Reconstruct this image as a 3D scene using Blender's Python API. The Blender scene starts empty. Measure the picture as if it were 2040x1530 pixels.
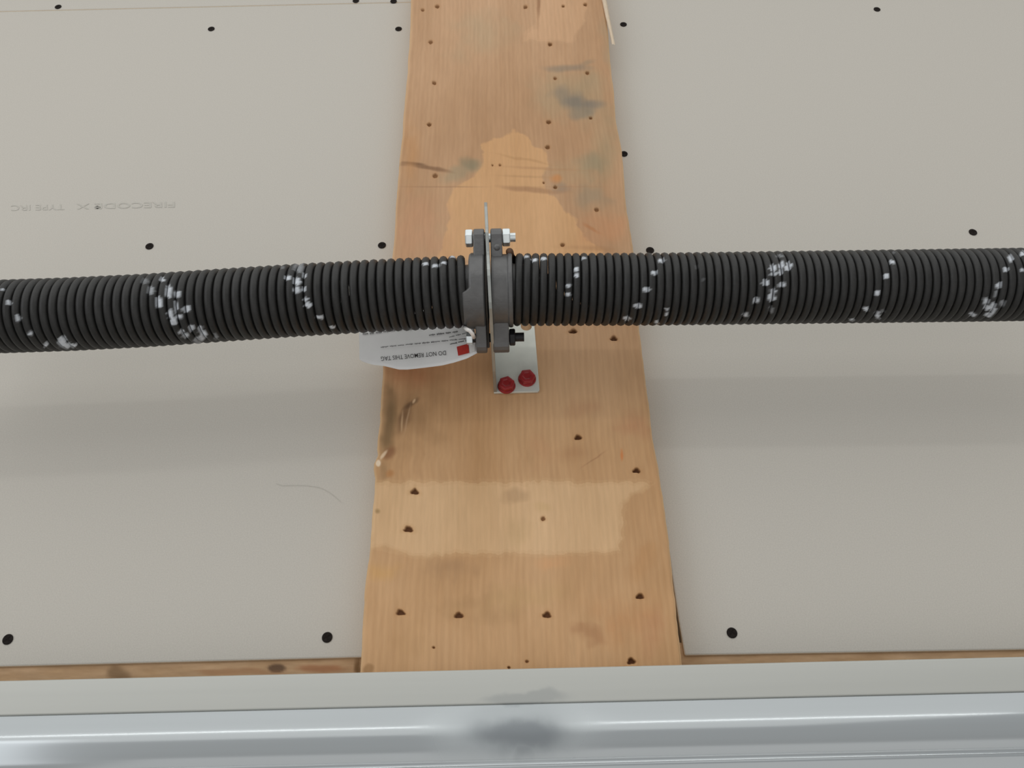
import bpy, math
import numpy as np
from mathutils import Vector, Matrix

rng = np.random.default_rng(7)
SC = bpy.context.scene
COL = SC.collection

# ------------------------------------------------------------------ camera
W, H, F = 2040.0, 1530.0, 1600.0
PITCH, ROLL = math.radians(30.0), math.radians(1.35)
CAM = np.array([0.0, -0.638, 1.75])
fwd = np.array([0, math.cos(PITCH), math.sin(PITCH)])
u0 = np.array([0, -math.sin(PITCH), math.cos(PITCH)])
xw = np.array([1.0, 0, 0])
RV = math.cos(ROLL) * xw - math.sin(ROLL) * u0
UV = math.sin(ROLL) * xw + math.cos(ROLL) * u0
cd = bpy.data.cameras.new('camera')
cam = bpy.data.objects.new('camera', cd); COL.objects.link(cam)
cd.sensor_width = 36.0; cd.lens = F / W * 36.0; cd.clip_start = 0.01
m = Matrix.Identity(4)
for i in range(3):
    m[i][0] = RV[i]; m[i][1] = UV[i]; m[i][2] = -fwd[i]; m[i][3] = CAM[i]
cam.matrix_world = m
SC.camera = cam

def P(px, py, yp):
    """point of the plane y = yp seen at pixel (px, py)"""
    px = np.asarray(px, float); py = np.asarray(py, float)
    d = (((px - W/2) / F)[..., None] * RV + (-(py - H/2) / F)[..., None] * UV + fwd)
    t = (np.asarray(yp) - CAM[1]) / d[..., 1]
    return CAM + d * t[..., None]

def proj(p):
    q = np.asarray(p, float) - CAM
    z = q @ fwd
    return (q @ RV) / z * F + W/2, H/2 - (q @ UV) / z * F

# ------------------------------------------------------------------ light
world = bpy.data.worlds.new('garage_air'); SC.world = world; world.use_nodes = True
wn = world.node_tree; wn.nodes.clear()
wo = wn.nodes.new('ShaderNodeOutputWorld'); bg = wn.nodes.new('ShaderNodeBackground')
tc = wn.nodes.new('ShaderNodeTexCoord'); sp = wn.nodes.new('ShaderNodeSeparateXYZ')
cr = wn.nodes.new('ShaderNodeValToRGB'); mr = wn.nodes.new('ShaderNodeMapRange')
mr.inputs['From Min'].default_value = -1; mr.inputs['From Max'].default_value = 1
wn.links.new(tc.outputs['Generated'], sp.inputs[0]); wn.links.new(sp.outputs['Z'], mr.inputs['Value'])
wn.links.new(mr.outputs[0], cr.inputs[0]); wn.links.new(cr.outputs[0], bg.inputs[0]); wn.links.new(bg.outputs[0], wo.inputs[0])
e = cr.color_ramp.elements
e[0].position = 0.25; e[0].color = (.42, .41, .40, 1)
e[1].position = 0.75; e[1].color = (.62, .635, .64, 1)
bg.inputs['Strength'].default_value = 0.78

def area(name, loc, target, sx, sy, power, color):
    l = bpy.data.lights.new(name, 'AREA'); l.shape = 'RECTANGLE'; l.size = sx; l.size_y = sy
    l.energy = power; l.color = color
    o = bpy.data.objects.new(name, l); COL.objects.link(o); o.location = loc
    d = Vector(target) - Vector(loc); o.rotation_euler = d.to_track_quat('-Z', 'Y').to_euler()
    return o
area('lit_ceiling', (-0.5, -2.25, 3.0), (-0.5, -2.24, 0), 4.0, 4.2, 29, (1.0, .985, .945))
area('daylight_opening', (-2.4, -2.2, 2.0), (0, 0, 2.1), 1.6, 2.0, 13, (.95, .97, 1.0))
area('ridge_highlight_light', (-0.1, -1.62, 2.93), (-0.1, -.2, 2.0), 3.0, 0.035, 2.2, (1.0, 1.0, .98))  # unseen strip light added for the bright line along the strut ridge
area('low_fill', (0.2, -1.9, 0.35), (0.1, -.3, 2.1), 3.6, 2.6, 12, (1.0, .98, .95))  # unseen fill added from below to thin the shadow of the springs

SC.view_settings.view_transform = 'Standard'
SC.view_settings.look = 'None'
SC.view_settings.exposure = -0.03
SC.view_settings.gamma = 1.0
SC.view_settings.use_curve_mapping = False

# ------------------------------------------------------------------ helpers
def lin(c):
    c = np.asarray(c, float) / 255.0
    return np.where(c <= .04045, c / 12.92, ((c + .055) / 1.055) ** 2.4)
KALB = 0.78
def alb(c): return lin(c) / KALB
def rgba(c): a = alb(c); return (float(a[0]), float(a[1]), float(a[2]), 1)

def mesh_obj(name, verts, faces, mat=None, parent=None, smooth=False):
    me = bpy.data.meshes.new(name)
    me.from_pydata([tuple(map(float, v)) for v in verts], [], [tuple(int(i) for i in f) for f in faces])
    me.update()
    if smooth: me.polygons.foreach_set('use_smooth', [True] * len(me.polygons))
    o = bpy.data.objects.new(name, me); COL.objects.link(o)
    if mat: me.materials.append(mat)
    if parent:
        o.parent = parent
        o.matrix_parent_inverse = Matrix.Translation(-Vector(parent.location))
    return o

def grid_mesh(name, V, mat=None, parent=None, color=None, smooth=True, wrap=False):
    """V: (n, m, 3) array of points -> quad grid"""
    n, mm = V.shape[:2]
    me = bpy.data.meshes.new(name)
    idx = np.arange(n * mm).reshape(n, mm)
    if wrap: idx2 = np.concatenate([idx, idx[:, :1]], 1)
    else: idx2 = idx
    q = np.stack([idx2[:-1, :-1], idx2[:-1, 1:], idx2[1:, 1:], idx2[1:, :-1]], -1).reshape(-1, 4)
    me.vertices.add(n * mm); me.vertices.foreach_set('co', V.reshape(-1).astype(np.float32))
    me.loops.add(q.size); me.loops.foreach_set('vertex_index', q.reshape(-1).astype(np.int32))
    me.polygons.add(len(q)); me.polygons.foreach_set('loop_start', np.arange(0, q.size, 4, dtype=np.int32))
    me.polygons.foreach_set('use_smooth', np.full(len(q), smooth))
    me.update(calc_edges=True); me.validate()
    if color is not None:
        a = me.color_attributes.new('tint', 'FLOAT_COLOR', 'POINT')
        c = np.concatenate([color.reshape(-1, 3), np.ones((n * mm, 1))], 1)
        a.data.foreach_set('color', c.reshape(-1).astype(np.float32))
    o = bpy.data.objects.new(name, me); COL.objects.link(o)
    if mat: me.materials.append(mat)
    if parent:
        o.parent = parent
        o.matrix_parent_inverse = Matrix.Translation(-Vector(parent.location))
    return o

def empty(name, loc, label=None, cat=None, group=None, kind=None):
    o = bpy.data.objects.new(name, None); COL.objects.link(o); o.location = loc
    o.empty_display_size = 0.02
    tag(o, label, cat, group, kind); return o
def tag(o, label=None, cat=None, group=None, kind=None):
    if label: o['label'] = label
    if cat: o['category'] = cat
    if group: o['group'] = group
    if kind: o['kind'] = kind
    return o

def bevel(o, w=.0006, seg=2, ang=35):
    b = o.modifiers.new('bevel', 'BEVEL'); b.width = w; b.segments = seg; b.limit_method = 'ANGLE'
    b.angle_limit = math.radians(ang); return o

def prism(poly, h0, h1, axis='x', shear=0):
    """polygon of (a, b) pairs extruded along an axis; axis x: (y, z) polygon"""
    vs = []
    for h in (h0, h1):
        for a, b in poly:
            if axis == 'x': vs.append((h, a, b))
            elif axis == 'y': vs.append((a, h, b))
            else: vs.append((a, b, h))
    n = len(poly)
    fs = [tuple(range(n))[::-1], tuple(range(n, 2 * n))]
    fs += [(i, (i + 1) % n, n + (i + 1) % n, n + i) for i in range(n)]
    if axis == 'y': fs = [f[::-1] for f in fs]
    return vs, fs

def fix_normals(o):
    import bmesh
    bm = bmesh.new(); bm.from_mesh(o.data); bmesh.ops.recalc_face_normals(bm, faces=bm.faces)
    bm.to_mesh(o.data); bm.free(); return o

def vnoise(x, y, seed=0):
    """smooth lattice noise, 0..1"""
    xi = np.floor(x).astype(np.int64); yi = np.floor(y).astype(np.int64)
    fx = x - xi; fy = y - yi
    fx = fx * fx * (3 - 2 * fx); fy = fy * fy * (3 - 2 * fy)
    def h(a, b):
        n = (a * 374761393 + b * 668265263 + seed * 1442695041) & 0xffffffff
        n = ((n ^ (n >> 13)) * 1274126177) & 0xffffffff
        return ((n ^ (n >> 16)) & 0xffff) / 65535.0
    return (h(xi, yi) * (1 - fx) + h(xi + 1, yi) * fx) * (1 - fy) + (h(xi, yi + 1) * (1 - fx) + h(xi + 1, yi + 1) * fx) * fy
def fbm(x, y, seed=0, o=4):
    s = 0; a = .5; t = 0
    for i in range(o):
        s = s + a * vnoise(x * 2 ** i, y * 2 ** i, seed + i * 17); t += a; a *= .5
    return s / t
def sstep(a, b, x):
    t = np.clip((x - a) / (b - a), 0, 1); return t * t * (3 - 2 * t)
def inpoly(x, y, poly):
    ins = np.zeros(x.shape, bool); n = len(poly)
    for i in range(n):
        x1, y1 = poly[i]; x2, y2 = poly[(i + 1) % n]
        if y1 == y2: continue
        c = ((y1 > y) != (y2 > y)) & (x < (x2 - x1) * (y - y1) / (y2 - y1) + x1)
        ins ^= c
    return ins

# ------------------------------------------------------------------ materials
def mat(name, base=(.5, .5, .5, 1), rough=.6, metal=0.0, spec=.5, vcol=False, noise=None, bump=None, coat=0):
    """noise=(scale, amount[, stretch xyz]) varies the colour; bump=(scale, strength, distance)"""
    m = bpy.data.materials.new(name); m.use_nodes = True
    nt = m.node_tree; b = nt.nodes['Principled BSDF']
    b.inputs['Base Color'].default_value = base; b.inputs['Roughness'].default_value = rough
    b.inputs['Metallic'].default_value = metal; b.inputs['Specular IOR Level'].default_value = spec
    if coat: b.inputs['Coat Weight'].default_value = coat
    t = nt.nodes.new('ShaderNodeTexCoord'); src = None
    if vcol:
        a = nt.nodes.new('ShaderNodeVertexColor'); a.layer_name = 'tint'; src = a.outputs['Color']
    if noise:
        mp = nt.nodes.new('ShaderNodeMapping'); nt.links.new(t.outputs['Object'], mp.inputs[0])
        if len(noise) > 2: mp.inputs['Scale'].default_value = noise[2]
        n = nt.nodes.new('ShaderNodeTexNoise'); n.inputs['Scale'].default_value = noise[0]; n.inputs['Detail'].default_value = 5
        nt.links.new(mp.outputs[0], n.inputs['Vector'])
        r = nt.nodes.new('ShaderNodeMapRange'); r.inputs['From Min'].default_value = .25; r.inputs['From Max'].default_value = .75
        r.inputs['To Min'].default_value = 1 - noise[1]; r.inputs['To Max'].default_value = 1 + noise[1]
        nt.links.new(n.outputs['Fac'], r.inputs[0])
        mx = nt.nodes.new('ShaderNodeMix'); mx.data_type = 'RGBA'; mx.blend_type = 'MULTIPLY'; mx.inputs[0].default_value = 1
        if src: nt.links.new(src, mx.inputs[6])
        else: mx.inputs[6].default_value = base
        nt.links.new(r.outputs[0], mx.inputs[7]); src = mx.outputs[2]
    if src: nt.links.new(src, b.inputs['Base Color'])
    if bump:
        n = nt.nodes.new('ShaderNodeTexNoise'); n.inputs['Scale'].default_value = bump[0]; n.inputs['Detail'].default_value = 4
        nt.links.new(t.outputs['Object'], n.inputs['Vector'])
        bp = nt.nodes.new('ShaderNodeBump'); bp.inputs['Strength'].default_value = bump[1]; bp.inputs['Distance'].default_value = bump[2]
        nt.links.new(n.outputs['Fac'], bp.inputs['Height']); nt.links.new(bp.outputs[0], b.inputs['Normal'])
    return m

M_dry = mat('drywall_paper', rgba((181, 177, 169)), .9, spec=.2, noise=(900, .06), bump=(700, .25, .0004))
M_gyp = mat('gypsum_edge', rgba((205, 190, 168)), .95, spec=.1, noise=(300, .06))
M_wood = mat('plank_pine', rough=.72, spec=.25, vcol=True, noise=(420, .05, (1, 1, .12)), bump=(500, .3, .0004))
M_hdr = mat('header_pine', rough=.8, spec=.15, vcol=True, noise=(260, .10, (.15, 1, 1)), bump=(500, .2, .0004))
M_splint = mat('splintered_wood', rgba((205, 188, 165)), .85, spec=.2, noise=(200, .06))
M_coil = mat('oil_tempered_steel', rough=.5, spec=.5, vcol=True, noise=(240, .25), bump=(900, .35, .0004))
M_cast = mat('cast_aluminium', rgba((92, 92, 92)), .42, metal=.45, noise=(160, .10), bump=(420, .35, .0006))
M_plate = mat('galvanised_plate', rgba((150, 153, 150)), .38, metal=.7, noise=(90, .12), bump=(150, .15, .0004))
M_flange = mat('galvanised_flange', rgba((190, 192, 184)), .42, metal=.25, noise=(60, .10), bump=(120, .1, .0004))
M_zinc = mat('zinc_bolt', rgba((205, 212, 214)), .28, metal=.8, noise=(200, .06))
M_black = mat('dark_bolt', (.012, .012, .014, 1), .5, metal=.3, noise=(300, .2))
M_red = mat('red_screw_paint', rgba((132, 28, 30)), .38, spec=.5, noise=(260, .18), bump=(300, .2, .0004))
M_screw = mat('black_phosphate', (.020, .016, .014, 1), .8, spec=.12, noise=(500, .2))
M_tag = mat('white_label_paper', (.88, .88, .87, 1), .5, spec=.35, noise=(120, .02))
M_ink = mat('label_ink', (.07, .065, .065, 1), .7, noise=(900, .2))
M_ink2 = mat('label_ink_grey', (.16, .155, .155, 1), .7, noise=(900, .2))
M_inkred = mat('label_red', rgba((168, 42, 32)), .6, noise=(500, .12))
M_inkwh = mat('label_white', (.9, .88, .85, 1), .35, spec=.6, noise=(500, .02))
M_print = mat('faded_print', rgba((173, 170, 162)), .9, noise=(500, .06))
M_print2 = mat('print_dot', rgba((150, 147, 140)), .9, noise=(500, .06))
M_cavity = mat('dark_cavity', (.03, .025, .02, 1), .9, noise=(200, .2))

# galvanised door top: patches raise roughness and darken locally, painting in a dark reflection
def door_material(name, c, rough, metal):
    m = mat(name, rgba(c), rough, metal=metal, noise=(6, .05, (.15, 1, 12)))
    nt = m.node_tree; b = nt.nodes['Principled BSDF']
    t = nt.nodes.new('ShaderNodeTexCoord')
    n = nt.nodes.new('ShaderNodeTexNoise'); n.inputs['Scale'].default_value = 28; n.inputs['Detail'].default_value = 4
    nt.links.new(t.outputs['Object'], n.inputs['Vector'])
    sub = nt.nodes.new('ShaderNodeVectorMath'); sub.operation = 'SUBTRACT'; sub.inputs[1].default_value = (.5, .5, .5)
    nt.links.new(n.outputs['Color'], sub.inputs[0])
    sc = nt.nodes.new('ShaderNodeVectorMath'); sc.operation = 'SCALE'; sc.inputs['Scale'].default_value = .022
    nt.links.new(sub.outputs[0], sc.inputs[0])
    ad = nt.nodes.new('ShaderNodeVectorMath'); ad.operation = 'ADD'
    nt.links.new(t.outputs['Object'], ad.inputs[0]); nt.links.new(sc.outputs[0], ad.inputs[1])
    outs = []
    for (px, py, wx, wz, p0, p1) in REFLECTION_PATCHES:
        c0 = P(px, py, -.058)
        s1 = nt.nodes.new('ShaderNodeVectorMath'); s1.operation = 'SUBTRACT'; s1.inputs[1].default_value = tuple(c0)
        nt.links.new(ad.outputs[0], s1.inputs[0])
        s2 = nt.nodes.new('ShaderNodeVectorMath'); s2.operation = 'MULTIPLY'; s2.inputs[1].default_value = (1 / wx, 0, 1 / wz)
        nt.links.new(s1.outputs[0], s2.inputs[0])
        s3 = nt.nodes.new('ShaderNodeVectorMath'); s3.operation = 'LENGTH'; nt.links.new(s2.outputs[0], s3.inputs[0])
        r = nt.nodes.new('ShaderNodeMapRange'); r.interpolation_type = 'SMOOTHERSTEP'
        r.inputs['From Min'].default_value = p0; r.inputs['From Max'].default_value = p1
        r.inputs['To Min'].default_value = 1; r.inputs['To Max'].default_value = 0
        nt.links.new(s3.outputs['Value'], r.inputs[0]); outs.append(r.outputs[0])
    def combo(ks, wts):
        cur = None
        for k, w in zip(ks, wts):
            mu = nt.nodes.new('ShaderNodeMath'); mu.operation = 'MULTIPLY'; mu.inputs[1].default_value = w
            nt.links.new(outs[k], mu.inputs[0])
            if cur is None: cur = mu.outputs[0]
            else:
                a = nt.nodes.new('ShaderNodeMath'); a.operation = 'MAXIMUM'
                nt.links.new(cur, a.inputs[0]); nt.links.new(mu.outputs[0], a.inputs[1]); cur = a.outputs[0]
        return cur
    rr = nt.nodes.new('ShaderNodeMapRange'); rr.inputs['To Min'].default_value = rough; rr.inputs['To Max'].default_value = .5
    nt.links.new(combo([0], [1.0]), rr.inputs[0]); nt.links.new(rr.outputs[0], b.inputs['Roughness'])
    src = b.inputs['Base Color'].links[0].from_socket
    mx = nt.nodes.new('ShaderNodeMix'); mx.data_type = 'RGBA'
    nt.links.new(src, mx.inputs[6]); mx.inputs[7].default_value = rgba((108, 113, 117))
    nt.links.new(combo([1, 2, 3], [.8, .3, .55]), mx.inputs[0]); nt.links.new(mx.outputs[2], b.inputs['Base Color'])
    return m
REFLECTION_PATCHES = [(1025, 1450, .074, .040, .1, 1.15),     # dull band that breaks the bright line
          (1040, 1468, .046, .016, .2, 1.1),     # dark reflection painted into the colour under it
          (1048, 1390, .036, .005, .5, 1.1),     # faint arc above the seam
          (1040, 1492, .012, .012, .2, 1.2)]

# ------------------------------------------------------------------ the wall
Y_DRY, Y_PL = 0.0, -0.028
wall = empty('wall_back', tuple(P(1020, 765, 0.013)), kind='structure')
def sheet(pts, bottom_edge=False):
    """drywall sheet with corners given clockwise, 12.7 mm thick"""
    V = [tuple(p) for p in pts] + [(p[0], p[1] + .0127, p[2]) for p in pts]
    n = len(pts)
    F_ = [tuple(range(n)), tuple(range(2 * n - 1, n - 1, -1))] + [(i, i + n, (i + 1) % n + n, (i + 1) % n) for i in range(n)]
    o = mesh_obj('drywall_sheet', V, F_, M_dry, wall)
    o.data.materials.append(M_gyp)
    for p in o.data.polygons:
        if p.index >= 2: p.material_index = 1
    fix_normals(o); bevel(o, .0012, 2); return o
def line_at(px, p0, p1): return p0[1] + (p1[1] - p0[1]) * (px - p0[0]) / (p1[0] - p0[0])
def wp(px, py): return P(px, py, Y_DRY)
jl = lambda x: line_at(x, (0, 24), (790, 6))
bl = lambda x: line_at(x, (0, 1328), (700, 1310))
br = lambda x: line_at(x, (1380, 1305), (2040, 1294))
sheet([wp(-900, bl(-900)), wp(-900, jl(-900)), wp(835, jl(835)), wp(833, 500), wp(790, bl(790))])
sheet([wp(-900, jl(-900) - 1.6), wp(-900, -800), wp(860, -800), wp(838, jl(838) - 1.6)])
sheet([wp(1364, br(1364)), wp(1352, 1235), wp(1335, 1120), wp(1306, 940), wp(1200, 200), wp(1180, -800), wp(2900, -800), wp(2900, br(2900))])
sv_ = [P(-900, jl(-900) - 6, .0009), P(835, jl(835) - 6, .0009), P(835, jl(835) + 6, .0009), P(-900, jl(-900) + 6, .0009)]
mesh_obj('seam_tape', sv_, [(0, 1, 2, 3)], M_print, wall)
# framing behind the sheets and in the gap
a = P(-900, 1700, .0135); b_ = P(2900, -900, .0135)
o = mesh_obj('framing_board', *prism([(a[0], .0) , (b_[0], .0), (b_[0], 1.0), (a[0], 1.0)], .0129, .05, 'y'), mat=M_cavity, parent=wall)
for v in o.data.vertices:
    v.co.z = a[2] if v.co.z < .5 else b_[2]
fix_normals(o)

# header board showing as a strip below the drywall
def wood_cols(px, py, stains_tones, base, seed, sx, sy, amp):
    n = fbm(px / sx, py / sy, seed) - .5
    n2 = fbm(px / (sx * .22), py / (sy * .22), seed + 5, 3) - .5
    c = np.ones(px.shape + (3,)) * np.asarray(base, float)
    c += (n * amp)[..., None] * np.array([1, 1.05, 1.1]) + (n2 * amp * .35)[..., None] * np.array([1, .9, .8])
    for st in stains_tones:
        kind = st[0]
        if kind == 'e':
            _, cx, cy, rx, ry, ang, colr, k = st[:8]
            soft = st[8] if len(st) > 8 else .6
            w = st[9] if len(st) > 9 else .35
            A = math.radians(ang)
            wx = (fbm(px / 38., py / 38., int(cx) + 3, 3) - .5) * 2 * w * rx
            wy = (fbm(px / 38., py / 38., int(cy) + 9, 3) - .5) * 2 * w * ry
            dx, dy = px - cx + wx * 2, py - cy + wy * 2
            u = (dx * math.cos(A) + dy * math.sin(A)) / rx; v = (-dx * math.sin(A) + dy * math.cos(A)) / ry
            mk = (1 - sstep(1 - soft, 1 + soft * .5, np.sqrt(u * u + v * v))) * k
        else:
            _, poly, colr, k, soft = st
            mk = np.zeros(px.shape)
            for dx, dy in ((0, 0), (1, 0), (-1, 0), (0, 1), (0, -1)):
                wx = (fbm(px / 16., py / 16., 77, 3) - .5) * 14; wy = (fbm(px / 16., py / 16., 99, 3) - .5) * 14
                mk += inpoly(px + wx + dx * soft, py + wy + dy * soft, poly)
            mk *= k / 5
        c = c * (1 - mk[..., None]) + np.asarray(colr, float) * mk[..., None]
    return c

xs = np.linspace(-.9, .9, 900)
zt = P(700, 1296, .0030)[2]; zb = P(700, 1420, .0127)[2]
zs = np.linspace(zt, zb, 40)
X, Z = np.meshgrid(xs, zs); V = np.stack([X, np.full_like(X, .0030), Z], -1)
px, py = proj(V)
st = [('e', 240, 1345, 28, 14, 0, (105, 82, 58), .6), ('e', 550, 1330, 20, 10, 0, (90, 70, 55), .85, .3),
      ('e', 712, 1326, 7, 24, 0, (98, 72, 45), .8, .5), ('e', 645, 1334, 50, 8, 0, (150, 95, 65), .5),
      ('e', 470, 1340, 90, 7, 0, (150, 108, 76), .5)]
hc = wood_cols(px, py, st, (172, 142, 110), 41, 60, 9, 30)
hdr = grid_mesh('trim_1', V, M_hdr, None, alb(np.clip(hc, 5, 250)), smooth=False)
s = hdr.modifiers.new('solid', 'SOLIDIFY'); s.thickness = .0006; s.offset = 0
tag(hdr, kind='structure')

# ------------------------------------------------------------------ the plank
LE = [(-300, 843), (0, 819), (100, 815), (270, 801), (350, 793), (500, 783), (600, 775), (730, 763), (830, 757), (893, 751),
      (905, 752), (922, 745), (934, 744), (950, 747), (980, 745), (1080, 738), (1190, 725), (1340, 717), (1480, 705)]
RE = [(-300, 1172), (0, 1204), (80, 1213), (240, 1228), (300, 1239), (400, 1247), (500, 1262), (640, 1272), (870, 1300), (950, 1315),
      (1100, 1335), (1320, 1358), (1480, 1376)]
NR, NC = 1100, 420
yy = np.linspace(-120, 1440, NR)
le = np.interp(yy, [p[0] for p in LE], [p[1] for p in LE]); re_ = np.interp(yy, [p[0] for p in RE], [p[1] for p in RE])
le = le + (fbm(yy / 30., yy * 0, 3, 3) - .5) * 3; re_ = re_ + (fbm(yy / 30., yy * 0 + 9, 4, 3) - .5) * 3
tt = np.linspace(0, 1, NC)
PX = le[:, None] * (1 - tt) + re_[:, None] * tt; PY = np.repeat(yy[:, None], NC, 1)
V = P(PX, PY, Y_PL)
GB = (150, 136, 112)
patch = [(960, 290), (985, 280), (1005, 276), (1022, 262), (1050, 270), (1056, 290), (1088, 300), (1094, 330), (1080, 350), (1084, 370), (1092, 385),
         (1112, 400), (1122, 420), (1150, 440), (1162, 470), (1200, 498), (1205, 520), (872, 520), (885, 470), (895, 430), (890, 410), (905, 375), (940, 350), (957, 330)]
stains_tones = [
    ('e', 960, 70, 60, 50, 0, (160, 145, 115), .35, .8), ('p', [(1072, -130), (1068, 50), (1040, 80), (1140, 84), (1166, 40), (1172, -130)], (200, 160, 122), .5, 4),
    ('e', 1073, 10, 4, 42, 2, (130, 92, 62), .7, .7), ('e', 1210, 60, 18, 60, 0, (160, 140, 112), .5, .8),
    ('p', patch, (197, 154, 109), .85, 2.0),
    ('e', 1150, 190, 75, 48, 10, (158, 142, 112), .55, .9), ('e', 1142, 198, 40, 22, 20, (118, 111, 100), .75, .7), ('e', 1156, 222, 24, 15, 0, (128, 120, 104), .6, .7),
    ('e', 1184, 208, 24, 9, 5, (125, 115, 102), .6, .7), ('e', 1130, 137, 46, 8, 0, (128, 116, 100), .6, .8), ('e', 1172, 124, 16, 6, -15, (142, 124, 100), .5, .8),
    ('e', 1205, 290, 24, 70, 0, (150, 140, 110), .4, .9), ('e', 1180, 325, 30, 26, 0, (138, 130, 104), .6, .7), ('e', 1178, 385, 42, 26, 10, (146, 130, 106), .6, .7),
    ('e', 1115, 374, 26, 10, 10, (138, 120, 102), .55, .8), ('e', 1160, 345, 60, 30, 0, (165, 145, 112), .35, .9),
    ('e', 912, 340, 46, 17, -20, (150, 134, 106), .65, .6), ('e', 938, 324, 18, 14, 0, (130, 120, 95), .6, .7),
    ('e', 840, 333, 58, 5, 9, (118, 88, 62), .7, .7, .2), ('e', 822, 325, 26, 3, 5, (105, 78, 55), .6, .7, .1),
    ('e', 1058, 378, 62, 6, 5, (158, 120, 86), .75, .6, .2), ('e', 1050, 318, 70, 3, 10, (172, 132, 90), .5, .8, .2), ('e', 1090, 336, 80, 3, 3, (168, 128, 90), .5, .8, .2),
    ('e', 1050, 352, 60, 2.5, 2, (170, 132, 92), .5, .8, .2), ('e', 1106, 358, 14, 9, 0, (190, 125, 70), .6, .7),
    ('e', 1180, 455, 24, 4, 25, (165, 112, 72), .7, .7), ('e', 830, 460, 60, 80, 0, (186, 138, 104), .5, .9), ('e', 1210, 450, 50, 40, 0, (190, 135, 95), .5, .9),
    ('e', 880, 372, 100, 1.2, 0, (150, 115, 84), .6, .6, .05), ('e', 1130, 372, 100, 1.0, 0, (160, 122, 88), .4, .6, .05),
    ('e', 820, 300, 20, 60, 0, (178, 130, 84), .5, .9),
    ('e', 1180, 495, 60, 6, 3, (165, 125, 88), .6, .8),
    # below the spring
    ('e', 810, 745, 60, 30, 0, (150, 100, 70), .6, .9), ('e', 815, 820, 62, 90, 4, (156, 122, 88), .75, .7), ('e', 772, 845, 15, 85, 4, (110, 88, 62), .75, .8, .25),
    ('e', 806, 838, 10, 46, 12, (110, 82, 58), .75, .8, .3), ('e', 818, 806, 16, 6, -40, (100, 76, 55), .8, .8), ('e', 812, 830, 2, 30, 12, (190, 160, 130), .5, .8, .2),
    ('e', 826, 800, 6, 3, -50, (215, 185, 150), .8, .6), ('e', 800, 845, 2.5, 22, 5, (196, 165, 130), .6, .6),
    ('e', 775, 905, 16, 10, -40, (120, 80, 56), .6, .7), ('e', 765, 906, 4, 13, 35, (214, 192, 166), .75, .5, .2), ('e', 754, 923, 6, 7, 0, (222, 206, 186), .8, .4, .2),
    ('p', [(740, 961), (1300, 961), (1262, 985), (1238, 1000), (1236, 1100), (1100, 1102), (870, 1103), (860, 1112), (735, 1085)], (206, 175, 138), .55, 6.0),  # paler band across the board
    ('e', 1140, 905, 34, 17, -15, (160, 120, 86), .45, .9), ('e', 1180, 915, 30, 1.5, -35, (140, 100, 72), .5, .8, .1), ('e', 1165, 812, 40, 20, 0, (166, 124, 92), .4, .9),
    ('e', 1262, 845, 30, 30, 0, (168, 120, 88), .5, .9), ('e', 1080, 890, 24, 40, 0, (176, 130, 95), .3, .9),
    ('e', 1025, 992, 26, 16, -10, (166, 134, 102), .6, .6), ('e', 1030, 1065, 30, 30, 0, (178, 148, 110), .5, .9), ('e', 1084, 1012, 22, 12, 0, (182, 150, 108), .5, .8),
    ('e', 895, 1128, 44, 28, 5, (158, 124, 92), .6, .8), ('e', 1095, 1125, 42, 17, -5, (196, 146, 104), .5, .8), ('e', 1280, 1110, 26, 40, 20, (170, 128, 88), .55, .8),
    ('e', 970, 1212, 70, 36, 8, (160, 126, 90), .55, .8), ('e', 1050, 1190, 90, 26, -8, (172, 140, 98), .4, .9), ('e', 1170, 1262, 34, 18, 15, (150, 108, 76), .5, .8, .6), ('e', 1250, 1230, 60, 60, 20, (176, 126, 86), .4, .9),
    ('e', 820, 1280, 40, 40, 0, (170, 134, 96), .4, .9), ('e', 735, 1334, 13, 10, 0, (140, 106, 72), .7, .4, .4),
    ('e', 1300, 1250, 30, 50, 0, (170, 120, 88), .4, .9), ('e', 762, 1135, 30, 20, 0, (186, 144, 90), .5, .9), ('e', 752, 1017, 6, 6, 0, (130, 105, 70), .6, .8), ('e', 776, 942, 10, 7, 0, (165, 115, 72), .7, .8),
    ('e', 1238, 905, 3, 10, 0, (190, 110, 60), .7, .8), ('e', 1150, 640, 100, 14, 0, (165, 125, 88), .2, .9),
]
base_top = np.array((174, 138, 105)); 
C = wood_cols(PX, PY, [], base_top, 11, 120, 260, 26)
wgt = sstep(560, 900, PY)[..., None]
C = C * (1 - wgt) + (C + np.array((4, 2, -4))) * wgt
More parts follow.
